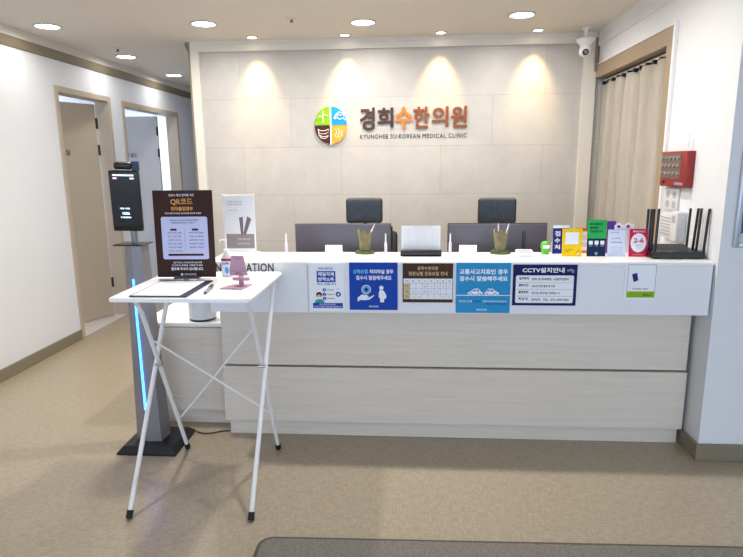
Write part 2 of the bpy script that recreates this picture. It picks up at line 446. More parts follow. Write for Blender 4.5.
def strokes(name, paths, r=.003):
    bm = B()
    for p in paths: tube(bm, [(x, -.0235, z) for x, z in p], r, 6)
    obj(name, bm, mat('sign_white'), lg)
strokes('symbol', [[(-.062, .02), (-.060, .05), (-.066, .08), (-.058, .115)], [(-.062, .06), (-.09, .075), (-.105, .06)], [(-.064, .075), (-.04, .085), (-.02, .07)]])
strokes('symbol', [[(.03, .05), (.045, .085), (.075, .105), (.10, .09), (.115, .07)], [(.03, .05), (.06, .06), (.075, .045), (.105, .055), (.12, .04)], [(.05, .07), (.07, .085), (.09, .075)]], .004)
strokes('symbol', [[(-.105, -.03), (-.09, -.042), (-.05, -.044), (-.02, -.03)], [(-.10, -.055), (-.08, -.068), (-.045, -.068), (-.02, -.055)], [(-.09, -.08), (-.07, -.092), (-.045, -.092), (-.025, -.08)], [(-.105, -.03), (-.098, -.08), (-.08, -.103), (-.045, -.106)], [(-.02, -.03), (-.02, -.085), (-.045, -.106)]], .0028)
strokes('symbol', [[(.045, -.10), (.037, -.08), (.05, -.055), (.04, -.03)], [(.07, -.105), (.06, -.08), (.075, -.055), (.065, -.025)], [(.092, -.09), (.085, -.07), (.097, -.05), (.09, -.035)]], .0032)

# ================================================================= COUNTER
rc = thing('reception_counter', 'long white reception counter with overhanging front band and drawer-like panels', 'reception counter', (.2, 2.823, 0))
ox = -.2; oy = -2.823
def cb(name, m, *bs, bev=.002):
    bm = B()
    for x0, x1, y0, y1, z0, z1 in bs: box(bm, x0+ox, x1+ox, y0+oy, y1+oy, z0, z1, bev, 1)
    return obj(name, bm, m, rc, False)
cb('front_band', WHITE, (-1.035, -.523, 2.823, 3.0, .753, 1.0), (-.521, 1.452, 2.823, 3.0, .753, 1.0))
cb('ledge_top', mat('white_ledge', '#f1f0ee', .3), (-1.037, 1.454, 2.821, 3.13, 1.0, 1.02), bev=.004)
cb('upper_panel', OAK, (-1.03, 1.435, 2.945, 2.97, .424, .753))
cb('lower_panel', OAK, (-1.035, 1.44, 2.94, 2.97, .096, .414))
cb('kick_board', OAK, (-1.02, 1.435, 2.978, 3.02, 0, .094))
cb('carcass', mat('shadow_gap_board', '#4a443c', .7), (-1.02, 1.43, 2.97, 3.10, .098, 1.0))
bm = B(); add_text(bm, 'INFORMATION', -1.005+ox, -.693+ox, .964, 1.010, -.0022, .002, .018, 1.08); obj('lettering', bm, mat('dark_grey_letter', '#38383c', .4), rc, False)

dk = thing('staff_desk', 'low staff desk hidden behind the reception ledge', 'desk', (.2, 3.5, 0))
bm = B(); box(bm, -1.2, 1.22, -.36, .3, .72, .745, .003, 1); obj('desktop', bm, OAK, dk, False)
for x in (-1.18, 0, 1.2):
    bm = B(); box(bm, x-.0125, x+.0125, -.34, .28, 0, .72); obj('side_panel', bm, OAK, dk, False)

lc = thing('low_cabinet', 'low white panelled cabinet left of the reception counter', 'cabinet', (-1.30, 3.05, 0))
def lcb(name, m, *bs, bev=.003):
    bm = B()
    for b in bs: box(bm, *b, bev, 1)
    return obj(name, bm, m, lc, False)
lcb('carcass', OAK, (-.22, .25, .03, .93, .10, .605))
lcb('kick_board', OAK, (-.22, .25, .05, .9, 0, .10))
lcb('cabinet_top', mat('white_ledge'), (-.23, .262, -.005, .95, .605, .63))
lcb('door', OAK, (-.22, -.165, 0, .03, .102, .60), (.125, .25, 0, .03, .102, .60), (-.165, .125, 0, .03, .102, .175), (-.165, .125, 0, .03, .525, .60), (-.165, .125, .014, .03, .175, .525))
lcb('panel_moulding', OAK, (-.165, .125, .0045, .014, .175, .188), (-.165, .125, .0045, .014, .512, .525), (-.165, -.152, .0045, .014, .188, .512), (.112, .125, .0045, .014, .188, .512), bev=.002)

cn = thing('canister', 'white round canister with dark foot ring on the low cabinet', 'canister', (-1.195, 3.13, .63))
bm = B(); lathe(bm, [(0, .012), (.074, .012), (.078, .02), (.079, .24), (.074, .25), (.0, .252)], n=40); obj('body', bm, WHITE, cn)
bm = B(); lathe(bm, [(0, 0), (.072, 0), (.075, .012), (.0, .012)], n=40); obj('foot_ring', bm, CHAIRF, cn)
bm = B(); lathe(bm, [(0, .25), (.076, .25), (.076, .262), (.06, .268), (0, .27)], n=40); obj('lid', bm, TWH, cn)

# ---- posters on the counter front
NAVY, ROY, SKY = mat('print_navy', '#1d2b6e', .5), mat('print_royal_blue', '#1746ad', .5), mat('print_sky_blue', '#2e93cc', .5)
PBR, PWH, PBK, PBE = mat('print_brown', '#4a3022', .5), mat('print_white', '#eff2fa', .5), mat('print_black', '#1b1d26', .5), mat('print_beige', '#d5bf95', .5)
PCY, PGR, PLG = mat('print_cyan', '#6cc2ea', .5), mat('print_grey', '#8b90a0', .5), mat('print_lime', '#8ab51d', .5)
def poster(label, x0, x1, z0, z1, m, t=.004):
    r = thing('counter_poster', label, 'poster', ((x0+x1)/2, 2.8205, z0))
    W, H = x1-x0, z1-z0
    bm = B(); box(bm, -W/2, W/2, -t, 0, 0, H, .0008, 1); obj('sheet', bm, m, r, False)
    return Sign(r, W, H, -t)
s = poster('white notice with a blue title box about daily disinfection on counter front', -.513, -.334, .764, 1.012, PWH)
s.text('lettering', ROY, ('저희 의료진은', .27, .68, .085, .14, .02), ('하고 있습니다', .22, .77, .405, .46, .02))
s.panel('title_box', ROY, (.22, .75, .165, .395), (.09, .945, .83, .94))
s.text('lettering', PWH, ('매일자체', .26, .71, .185, .27, .03), ('방역소독', .26, .71, .29, .375, .03),
       ('개인위생 철저히 관리하며', .27, .73, .845, .875, .01), ('안전하고 청결한 진료환경을 만들겠습니다', .12, .91, .89, .925, .01))
s.dots('bullet', ROY, (.425, .555, .05), (.425, .65, .05), (.425, .735, .05), (.82, .645, .075))
s.text('bullet_mark', PWH, ('1', .415, .435, .535, .575), ('2', .41, .44, .63, .67), ('3', .41, .44, .715, .755), ('+', .785, .855, .615, .675, .03))
s.panel('text_lines', PGR, (.50, .70, .545, .56), (.50, .70, .64, .655), (.50, .72, .725, .74), (.78, .86, .53, .54))
s.shape('person_icon', mat('print_teal', '#3c9aa0'), [(.14, .83), (.17, .775), (.24, .75), (.33, .75), (.40, .775), (.43, .83)])
s.dots('person_icon', PBK, (.275, .66, .085)); s.dots('person_icon', mat('print_skin', '#d9a98a'), (.275, .69, .062)); s.panel('mask_icon', PWH, (.22, .33, .70, .74))
s = poster('royal blue poster with white hand and patient icons on counter front', -.309, -.066, .771, 1.015, ROY)
s.text('lettering', PCY, ('상해보험', .08, .385, .14, .235, .03))
s.text('lettering', PWH, ('처리하실 경우', .42, .915, .14, .235, .03), ('접수시 말씀해주세요', .14, .875, .27, .365, .03), ('경희수한의원', .405, .60, .905, .945, .02))
s.dots('plus_badge', PWH, (.35, .565, .098)); s.dots('plus_badge', ROY, (.35, .565, .082)); s.dots('plus_badge', PCY, (.35, .565, .072))
s.panel('plus_mark', ROY, (.328, .372, .52, .61), (.305, .395, .543, .587))
s.shape('hand_icon', PWH, [(.17, .82), (.165, .74), (.25, .67), (.36, .68), (.41, .71), (.36, .725), (.40, .735), (.50, .68), (.52, .69), (.42, .775), (.33, .79), (.23, .785)])
s.shape('patient_icon', PWH, [(.61, .64), (.63, .575), (.70, .575), (.735, .62), (.77, .69), (.76, .75), (.72, .76), (.72, .83), (.64, .83), (.635, .74), (.61, .73)])
s.dots('patient_icon', PWH, (.665, .525, .045))
s = poster('brown and white weekly doctor schedule table on counter front', -.041, .209, .812, 1.011, PBR)
s.text('lettering', PBE, ('경희수한의원', .29, .70, .075, .17, .02), ('원장님별 진료요일 안내', .12, .89, .205, .31, .02))
s.panel('table_field', PWH, (.02, .99, .385, .915)); s.panel('row_heading', PBE, (.02, .145, .51, .915))
s.panel('grid_line', PGR, *[(u-.0025, u+.0025, .385, .915) for u in [.147+.1205*i for i in range(7)]], *[(.02, .99, v-.003, v+.003) for v in (.51, .645, .78)])
days = '월화수목금토일'
cells = [(days[i], .147+.1205*i+.045, .147+.1205*i+.08, .425, .475, .01) for i in range(7)]
cells += [('시간', .05, .115, .425, .475, .01), ('오전', .05, .115, .555, .605, .01), ('오후', .05, .115, .69, .74, .01), ('야간', .05, .115, .82, .87, .01)]
for rr, v in enumerate((.565, .70, .83)):
    for i in range(7):
        if (rr, i) in ((0, 0), (0, 1), (1, 5), (1, 6), (2, 3), (2, 2), (2, 4)): continue
        wide = i == 2
        cells.append(('원장' if wide else 'O', .147+.1205*i+(.03 if wide else .05), .147+.1205*i+(.095 if wide else .075), v, v+.035, 0))
s.text('lettering', PBK, *cells)
s = poster('sky blue poster with two white car icons on counter front', .225, .492, .760, 1.014, SKY)
s.text('lettering', PWH, ('교통사고치료인 경우', .06, .945, .12, .225, .035), ('접수시 말씀해주세요', .06, .945, .26, .36, .035), ('자동차보험 접수번호를', .06, .30, .745, .785, .01), ('알려주시면 빠르게 도와드리겠습니다', .50, .94, .745, .785, .01), ('경희수한의원', .385, .575, .915, .96, .02))
s.text('lettering', NAVY, ('대인접수', .32, .48, .745, .785, .02), ('진료접수가 가능합니다', .56, .93, .80, .835, .01))
def car(u, flip=1):
    return [[(u+.00, .625), (u+.01, .585), (u+.06, .565), (u+.12, .51), (u+.20, .51), (u+.24, .565), (u+.275, .59), (u+.275, .625)]]
s.shape('car_icon', PWH, *car(.215), *[[(.79-(a-.505), b) for a, b in reversed(p)] for p in car(.50)])
s.shape('car_window', SKY, [(.295, .565), (.34, .525), (.365, .525), (.365, .565)], [(.38, .565), (.38, .525), (.41, .525), (.435, .565)],
        [(.56, .565), (.59, .525), (.62, .525), (.62, .565)], [(.635, .565), (.635, .525), (.67, .525), (.705, .565)])
s.dots('car_wheel', SKY, (.275, .62, .03), (.435, .62, .03), (.56, .62, .03), (.72, .62, .03))
s.dots('car_wheel', PWH, (.275, .622, .017), (.435, .622, .017), (.56, .622, .017), (.72, .622, .017))
s.panel('road_line', PWH, (0, 1, .635, .65))
s = poster('navy CCTV notice with white text panel on counter front', .503, .812, .800, 1.006, mat('print_deep_navy', '#1a1c5c', .5))
s.text('lettering', PWH, ('CCTV설치안내', .145, .80, .07, .195, .03))
s.shape('camera_icon', PGR, [(.83, .13), (.91, .09), (.93, .13), (.85, .17)], [(.90, .14), (.95, .12), (.95, .2), (.91, .19)])
s.panel('white_panel', PWH, (.045, .95, .26, .935), r=.008)
s.panel('row_line', PGR, *[(.06, .935, v, v+.006) for v in (.435, .60, .765)])
s.text('lettering', PBK, *[(t, .095, .245, v-.045, v+.02, .03) for t, v in (('설치목적', .345), ('촬영시간', .51), ('촬영범위', .68), ('책 임 자', .845))],
       ('범죄 및 화재예방, 시설안전관리', .30, .865, .32, .385, .02), ('24시간 연속 촬영 및 녹화', .30, .66, .49, .55, .02), ('대기실, 원무실, 진료실1~5', .30, .74, .655, .72, .02), ('관리자   TEL : 031-299-7502', .30, .89, .82, .885, .02))
s = poster('small white sticker notice with lime green strip, rightmost on counter front', 1.040, 1.189, .833, 1.018, PWH, .001)
s.panel('border_line', mat('print_dark_green', '#35584c'), (.09, .985, .06, .068), (.09, .10, .06, .78), (.975, .985, .06, .78))
s.panel('lime_strip', PLG, (.09, .985, .78, .945))
s.shape('blue_card_icon', NAVY, [(.22, .32), (.38, .28), (.43, .48), (.29, .53)])
s.text('lettering', PBK, ('사랑해요 거북이', .26, .76, .69, .73, .01), ('용인시', .62, .86, .845, .90, .02))

# ================================================================= ITEMS ON THE LEDGE
ZL = 1.0202
def standing(name, label, cat, x, y, W, H, m, tilt=-4, t=.004, rz=0, group=None, foot=True, z=ZL):
    r = thing(name, label, cat, (x, y, z), group=group, rot=(math.radians(tilt), 0, rz))
    bm = B(); box(bm, -W/2, W/2, 0, t, 0.0006, H, .001, 1); obj('board', bm, m, r, False)
    if foot:
        d = .05; a = math.radians(-tilt)
        zf = 0.0006 - 0
        bm = B(); yb, zb = d*math.cos(a), -d*math.sin(a)+.0006
        prism(bm, [(t, H*.6), (t+.003, H*.6), (yb+.003, zb+.004), (yb, zb+.004)], -W*.2, W*.2, 'X')
        obj('easel_back', bm, PAPER, r, False)
    return Sign(r, W, H, 0)
# mini banner
bn = thing('mini_banner', 'small white and grey banner on thin poles at the left end of the ledge', 'banner', (-.935, 3.075, ZL))
bm = B(); prism(bm, [(-.078, .006), (.088, .006), (.083, .318), (-.085, .318)], 0, .002); obj('sheet', bm, PWH, bn, False)
s = Sign(bn, .164, .30, 0, .018)
s.panel('grey_field', mat('print_mauve_grey', '#9b9096'), (.04, .985, .70, .965))
s.shape('stick_icon', mat('print_mauve', '#7d7178'), [(.50, .40), (.63, .39), (.62, .72), (.54, .72)], [(.78, .38), (.91, .43), (.70, .72), (.62, .69)])
s.text('lettering', PGR, ('경희수한의원', .13, .62, .10, .13), ('건강을 지키는 한방', .13, .62, .15, .18), ('진료 안내', .13, .45, .26, .28))
s.text('lettering', PWH, ('한방 맞춤 진료', .42, .85, .78, .81), ('경희수한의원', .42, .80, .86, .89))
bm = B(); tube(bm, [(-.085, .006, .004), (-.085, .006, .326)], .002, 8); tube(bm, [(.085, .006, .004), (.085, .006, .326)], .002, 8)
tube(bm, [(-.09, .006, .318), (.09, .006, .318)], .002, 8); tube(bm, [(-.088, .006, .008), (.088, .006, .008)], .002, 8); obj('pole', bm, TWH, bn)
bm = B(); box(bm, -.1, .1, -.015, .045, 0, .005, .002, 1); obj('base', bm, TWH, bn, False)

# slim upright pens
pn = thing('upright_pen', 'slim clear pen standing upright, leftmost on the ledge', 'pen', (-.684, 3.09, ZL))
LIL = mat('pale_lilac_plastic', '#d9d2e2', .3)
bm = B(); lathe(bm, [(0, 0), (.011, 0), (.011, .003), (.0085, .005), (.008, .055), (.005, .062), (0, .062)], n=18); obj('body', bm, LIL, pn)
bm = B(); lathe(bm, [(0, .062), (.0045, .062), (.0035, .10), (.002, .108), (0, .109)], n=14); obj('tip', bm, mat('frosted_clear', '#e6e6ea', .2), pn)
for x, y, lb in ((-.137, 3.09, 'slim clear pen standing upright beside the left monitor edge'), (.211, 3.09, 'slim clear pen standing upright right of the paper stand'), (.757, 3.10, 'slim clear pen standing upright next to the green holder')):
    dup(pn, (x, y, ZL), label=lb)
# white card holders
ch = thing('card_holder', 'white folded card block on the ledge left of the left pen pot', 'card holder', (-.422, 3.10, ZL))
bm = B(); prism(bm, [(-.02, 0), (.02, 0), (.006, .042), (-.012, .042)], -.046, .046, 'X'); obj('card', bm, PAPER, ch, False)
bm = B(); box(bm, -.048, .048, -.026, .022, 0, .004, .001, 1); obj('base', bm, TWH, ch, False)
dup(ch, (.307, 3.10, ZL), label='white folded card block on the ledge left of the right pen pot')
# carved wooden pen pots
WOODP = mat('carved_pale_wood', '#7d7356', .8, noise=.25, nscale=35, bump=.6); MOSS = mat('moss_green', '#4b5a2e', .9, noise=.3, nscale=60, bump=.6)
def pen_pot(x, y, label, pens):
    t = thing('pen_pot', label, 'pen pot', (x, y, ZL))
    bm = B(); lathe(bm, [(0, .012), (.02, .012), (.024, .03), (.027, .07), (.030, .10), (.032, .118), (.026, .118), (.022, .06), (0, .055)], n=20)
    for v in bm.verts:
        a = math.atan2(v.co.y, v.co.x); k = 1.2+.08*math.sin(5*a); v.co.x *= k; v.co.y *= k
        if v.co.z > .11: v.co.z += .012*math.sin(3*a+.5)
    obj('pot', bm, WOODP, t)
    bm = B(); lathe(bm, [(0, 0), (.046, 0), (.048, .006), (.034, .016), (.02, .024), (0, .024)], n=20)
    for v in bm.verts: v.co.x *= 1.15; v.co.z += 0 if v.co.z < .001 else .004*math.sin(9*v.co.x*50)
    obj('mossy_base', bm, MOSS, t)
    for px, dx in pens:
        p = thing('pen', 'white pen tip standing in the %s pen pot' % ('left' if x < 0 else 'right') + (', right of the two' if dx > .02 and x > 0 else ', upright left of the two' if x > 0 else ''), 'pen', (x+px, y, ZL+.06))
        bm = B(); tube(bm, [(0, 0, 0), (dx*.8, 0, .08)], .0035, 10); tube(bm, [(dx*.8, 0, .08), (dx, 0, .10)], .0035, 10, .002); obj('barrel', bm, TWH, p)
        bm = B(); tube(bm, [(dx*.45, -.005, .055), (dx*.8, -.005, .085)], .0012, 6); obj('clip', bm, TWH, p)
pen_pot(-.250, 3.085, 'pale carved wooden pen pot with mossy base in front of the left monitor', ((.01, .045),))
pen_pot(.478, 3.085, 'pale carved wooden pen pot with mossy base in front of the right monitor', ((-.013, -.002), (.013, .028)))
# paper stand
ps = thing('paper_stand', 'white printed sheet standing in a black roller base on the ledge', 'document stand', (.052, 3.02, ZL), rot=(0, 0, 0))
bm = B(); box(bm, -.104, .104, -.045, .035, 0.0, .026, .010, 3); obj('base', bm, BLK, ps)
bm = B(); tube(bm, [(-.107, -.035, .018), (.107, -.035, .018)], .0165, 14); obj('roller', bm, BLK, ps)
sh = thing('printed_sheet', 'white printed form sheet held upright in the black roller base', 'paper', (.052, 3.02, ZL+.028), rot=(math.radians(-5), 0, 0))
bm = B(); box(bm, -.103, .103, 0, .0015, 0, .128); obj('sheet', bm, PAPER, sh, False)
s = Sign(sh, .206, .128, 0)
s.panel('grid_line', mat('faint_print', '#c3bfc0'), *[(.05, .95, v, v+.006) for v in [.12+.07*i for i in range(12)]], *[(u, u+.003, .12, .90) for u in (.18, .42, .62, .80)])
s.text('lettering', PGR, ('개인정보 수집 및 이용 동의서', .30, .78, .04, .08))
# white tray device
td = thing('tray', 'small white tray with grey slot lying on the ledge right of the right pen pot', 'tray', (.59, 3.0, ZL), rz=math.radians(-4))
bm = B(); prism(bm, [(-.05, 0), (.05, 0), (.05, .028), (-.05, .016)], -.043, .043, 'X'); bmesh.ops.bevel(bm, geom=bm.edges[:], offset=.003, segments=2, affect='EDGES'); obj('body', bm, WHITE, td)
bm = B(); prism(bm, [(-.025, .0195), (.035, .0268), (.035, .0275), (-.025, .0202)], -.03, .03, 'X'); obj('slot', bm, mat('slot_grey', '#a9adb8', .4), td, False)
# green holder
gh = thing('green_holder', 'small bright green rounded holder with white label on the ledge', 'holder', (.710, 3.07, ZL))
GRN = mat('bright_green_plastic', '#59c02b', .4)
bm = B(); lathe(bm, [(0, 0), (.018, 0), (.02, .008), (.020, .025), (.023, .03), (.025, .045), (.022, .058), (.012, .066), (0, .068)], n=24); obj('body', bm, GRN, gh)
bm = B(); box(bm, -.018, .018, -.0285, -.0245, .032, .05, .001, 1); obj('label_plate', bm, PWH, gh, False)
# signs in the right cluster
s = standing('counter_sign', 'dark blue sign with white strip standing behind the yellow sign', 'sign', .792, 3.075, .085, .150, mat('sign_indigo', '#27348f'))
s.panel('white_strip', PWH, (0, 1, 0, .10)); s.text('lettering', PWH, ('접', .12, .45, .2, .38, .03), ('수', .12, .45, .45, .62, .03), ('처', .12, .45, .68, .85, .03))
s = standing('counter_sign', 'orange and white leaflet behind the yellow and green signs', 'sign', .905, 3.09, .075, .135, PWH, rz=-.02)
s.panel('orange_band', mat('print_orange', '#e98126'), (0, 1, 0, .14), (0, 1, .88, 1)); s.panel('text_lines', mat('print_peach', '#e5b597'), *[(.35, .95, v, v+.02) for v in (.3, .37, .44, .58, .65, .72)])
s = standing('counter_sign', 'yellow counter sign with a white square panel', 'sign', .826, 2.985, .099, .142, mat('sign_yellow', '#f6cf10'))
s.panel('white_square', PWH, (.15, .83, .13, .56)); s.text('lettering', PBK, ('카카오페이', .13, .52, .74, .785, .02), ('송금 결제', .13, .36, .81, .85, .02))
s.dots('round_badge', mat('sign_tan', '#d58b3a'), (.82, .86, .09)); s.dots('round_badge', PWH, (.82, .89, .05))
s = standing('counter_sign', 'tall sign, bright green above and navy below, on the ledge', 'sign', .948, 2.985, .094, .187, mat('sign_navy', '#132a52'))
s.panel('green_field', mat('sign_green', '#28b45a'), (0, 1, 0, .51)); s.text('lettering', PBK, ('네이버페이로', .12, .78, .08, .15, .03), ('현장결제', .12, .55, .18, .25, .03), ('가능합니다', .12, .82, .28, .35, .03))
s.panel('icon_square', PWH, *[(u, u+.21, .57, .675) for u in (.09, .395, .70)], r=.003); s.text('lettering', PWH, ('포인트', .10, .29, .70, .725), ('적립', .43, .58, .70, .725), ('결제', .73, .88, .70, .725))
s.dots('ring', PWH, (.5, .92, .07)); s.dots('ring', mat('sign_navy'), (.5, .92, .045))
s = standing('counter_sign', 'purple and orange leaflet standing behind the white card', 'sign', 1.035, 3.09, .085, .170, mat('print_purple', '#5a3a9a'))
s.panel('orange_band', mat('print_orange'), (0, .45, 0, 1))
s = standing('counter_sign', 'white scalloped leaflet with purple dots behind the pink sign', 'sign', 1.120, 3.085, .10, .15, PWH, foot=False)
s.dots('scallop', PWH, (.2, .03, .15), (.68, .03, .17)); s.dots('purple_spot', mat('print_purple'), (.2, .06, .08), (.68, .06, .09)); s.dots('pink_spot', mat('print_pink', '#e0588c'), (.68, .09, .05), (.3, .55, .12))
s.dots('purple_spot', mat('print_purple'), (.18, .35, .1), (.2, .8, .1))
s = standing('counter_sign', 'white card with blue text lines left of the pink sign', 'sign', 1.048, 2.985, .088, .138, mat('card_pale_blue', '#dfe6f6'))
s.text('lettering', ROY, ('경희수한의원', .15, .6, .10, .14, .01), ('손 소독 후', .22, .68, .30, .36, .02), ('접수해 주세요', .2, .8, .45, .51, .02)); s.panel('text_lines', mat('print_pale_blue', '#9fb0d8'), *[(.15, .85, v, v+.015) for v in (.65, .72, .80, .87)])
s.panel('blue_edge', mat('print_pale_blue'), (0, 1, 0, .025), (0, 1, .94, .955))
s = standing('counter_sign', 'pink sign with a white oval reading 2-6', 'sign', 1.153, 2.975, .092, .142, mat('sign_pink', '#cc2455'))
def oval(bm): s.poly(bm, disc(s.X(.5), s.Z(.50), s.W*.42, s.H*.34, 36))
s.lay('white_oval', PWH, oval); s.text('lettering', mat('sign_pink'), ('2-6', .23, .77, .33, .50, .03), ('개월 아기', .33, .67, .57, .61, .01)); s.panel('text_lines', mat('print_peach'), (.3, .7, .66, .67), (.34, .66, .71, .72), (.2, .8, .92, .935))
s.text('lettering', PWH, ('영유아검진', .32, .83, .06, .13, .02)); s.dots('round_badge', PWH, (.24, .09, .05))

# router
rt = thing('wifi_router', 'black flat router with eight upright antennas at the right end of the ledge', 'router', (1.321, 2.90, ZL))
bm = B(); prism(bm, [(-.128, 0), (.125, 0), (.132, .03), (.125, .19), (-.10, .19), (-.128, .13)], .004, .035, 'Z'); bmesh.ops.bevel(bm, geom=bm.edges[:], offset=.004, segments=2, affect='EDGES'); obj('body', bm, BLK, rt)
bm = B(); prism(bm, [(.03, .030), (.17, .030), (.17, .050), (.15, .056), (.06, .036)], -.085, .085, 'X'); obj('top_ridge', bm, CHAIRF, rt, False)
bm = B()
for x in (-.1, .1):
    for y in (.02, .16): lathe(bm, [(0, 0), (.008, 0), (.008, .005), (0, .005)], (x, y, 0), 12)
obj('foot', bm, RUB, rt)
for x, y, lean, hgt in ((-.112, .125, -.002, .222), (-.113, .085, -.001, .225), (-.116, .050, 0, .228), (-.112, .012, .003, .232), (.092, .130, .003, .224), (.102, .085, .009, .228), (.106, .055, .006, .230), (.120, .012, .009, .232)):
    bm = B(); M = Matrix.Translation((x, y, .016)) @ Matrix.Rotation(lean/.2, 4, 'Y')
    box(bm, -.0055, .0055, -.005, .005, .012, hgt, .002, 2, M=M); box(bm, -.007, .007, -.007, .007, -.008, .016, .002, 1, M=M)
    obj('antenna', bm, BLK, rt)

# ================================================================= MONITORS AND CHAIRS
SCR = mat('monitor_back_plastic', '#57545f', .3)
mo = thing('monitor', 'wide thin monitor seen from behind at the left desk place', 'monitor', (-.412, 3.45, .745))
bm = B(); box(bm, -.290, .290, -.015, .008, .06, .395, .004, 2); obj('panel', bm, SCR, mo)
bm = B(); box(bm, -.293, .293, .002, .016, .057, .399, .003, 2); obj('bezel', bm, BLK, mo)
bm = B(); box(bm, -.1, .1, -.04, -.015, .10, .22, .008, 2); obj('rear_housing', bm, SCR, mo)
bm = B(); tube(bm, [(0, -.03, .16), (0, -.045, .10), (0, -.04, .01)], .014, 12); obj('stand_neck', bm, CHAIRF, mo)
bm = B(); box(bm, -.11, .11, -.13, .06, 0, .012, .004, 2); obj('stand_foot', bm, CHAIRF, mo)
m2 = dup(mo, (.512, 3.45, .7455), label='wide thin monitor seen from behind at the right desk place')
# small upright black bars beside the monitors
vb = thing('webcam_stand', 'thin black upright bar at the right edge of the left monitor', 'stand', (-.122, 3.53, .745))
bm = B(); box(bm, -.009, .009, -.006, .006, .008, .375, .002, 1); obj('bar', bm, BLK, vb, False)
bm = B(); lathe(bm, [(0, 0), (.04, 0), (.038, .008), (0, .009)], n=20); obj('foot', bm, BLK, vb)
dup(vb, (.634, 3.265, .745), label='thin black upright bar in front of the right monitor')

def office_chair(x, y, label):
    t = thing('office_chair', label, 'office chair', (x, y, 0))
    def sag(bm, fx):
        for v in bm.verts: v.co.y += fx*(v.co.x**2)
    bm = B(); box(bm, -.128, .128, -.022, .022, 1.090, 1.266, .022, 4); bmesh.ops.subdivide_edges(bm, edges=bm.edges[:], cuts=2, use_grid_fill=True); sag(bm, -1.2); obj('headrest_frame', bm, CHAIRF, t)
    bm = B(); box(bm, -.114, .114, -.026, -.0215, 1.104, 1.253, .002, 2); bmesh.ops.subdivide_edges(bm, edges=bm.edges[:], cuts=3, use_grid_fill=True); sag(bm, -1.2); obj('headrest_mesh', bm, NAVYM, t)
    bm = B(); tube(bm, [(0, .02, 1.13), (0, .05, 1.08), (0, .05, .95)], .014); obj('headrest_post', bm, CHAIRF, t)
    bm = B(); box(bm, -.23, .23, .0, .04, .55, 1.03, .03, 4); obj('backrest', bm, NAVYM, t)
    bm = B(); tube(bm, [(0, .045, .75), (0, .07, .55), (0, -.05, .43), (0, -.22, .43)], .02); obj('back_support', bm, CHAIRF, t)
    bm = B(); box(bm, -.245, .245, -.47, -.01, .45, .52, .03, 4); obj('seat', bm, NAVYM, t)
    for sx in (-1, 1):
        bm = B(); tube(bm, [(sx*.24, -.2, .46), (sx*.30, -.2, .52), (sx*.30, -.2, .66)], .013); box(bm, sx*.30-.03, sx*.30+.03, -.32, -.08, .66, .69, .01, 3); obj('armrest', bm, CHAIRF, t)
    bm = B(); tube(bm, [(0, -.22, .45), (0, -.22, .10)], .024, 16); obj('gas_lift', bm, CHROME, t)
    for k in range(5):
        a = 2*PI*k/5+.3; dx, dy = math.cos(a), math.sin(a)
        bm = B(); tube(bm, [(0, -.22, .11), (.28*dx, -.22+.28*dy, .075)], .02, 10, .013); lg_ = obj('leg', bm, CHAIRF, t)
        bm = B(); lathe(bm, [(0, -.012), (.027, -.012), (.027, .012), (0, .012)], (.29*dx, -.22+.29*dy, .028), 16, 'X'); tube(bm, [(.28*dx, -.22+.28*dy, .03), (.28*dx, -.22+.28*dy, .075)], .006, 8); obj('caster', bm, RUB, lg_)
    return t
office_chair(-.325, 4.02, 'dark mesh office chair whose headrest shows above the left monitor')
office_chair(.576, 3.94, 'dark mesh office chair whose headrest shows above the right monitor')

# ================================================================= CURTAIN DOORWAY
cf = bpy.data.objects.new('trim_9', None); COL.objects.link(cf); cf.location = (XR, 4.15, 0); cf['kind'] = 'structure'
bm = B(); box(bm, -.012, .16, -.665, .733, 2.140, 2.235, .002, 1); box(bm, -.012, .16, -.665, -.578, 0, 2.140, .002, 1); obj('casing', bm, WOOD, cf, False)
bm = B(); box(bm, -.018, .0, -.688, -.666, 1.02, 2.25, .001, 1); box(bm, -.016, 0, -.666, .7, 2.236, 2.247, .001, 1); obj('cable_duct', bm, TWH, cf, False)
cu = thing('curtain', 'light beige pleated curtain hanging in the right doorway', 'curtain', (XR+.055, 4.24, 0))
bm = B(); NU, NV = 240, 14
grid = []
for i in range(NU+1):
    u = i/NU; y = -.64+1.275*u; row = []
    for j in range(NV+1):
        v = j/NV; z = .35+v*1.745
        amp = .027+.014*(1-v); ph = u*2*PI*5.5+.8*math.sin(u*9)+.25*math.sin(v*3+u*5)
        x = amp*math.sin(ph)+.007*math.sin(2.7*ph+1)+.004*math.sin(v*9+u*20)
        if j == NV: x *= .9
        row.append(bm.verts.new((x, y+.008*math.cos(ph), z)))
    grid.append(row)
for i in range(NU):
    for j in range(NV): bm.faces.new((grid[i][j], grid[i+1][j], grid[i+1][j+1], grid[i][j+1]))
cl = obj('cloth', bm, CURT, cu); md = cl.modifiers.new('thickness', 'SOLIDIFY'); md.thickness = .003
bm = B(); tube(bm, [(0, -.67+.045, 2.118), (0, .63, 2.118)], .008, 12); obj('rail', bm, TWH, cu)
for k in range(12):
    bm = B(); yy = -.58+k*.106; box(bm, -.022, .012, yy-.011, yy+.011, 2.088, 2.112, .003, 1); obj('hook', bm, BLK, cu)

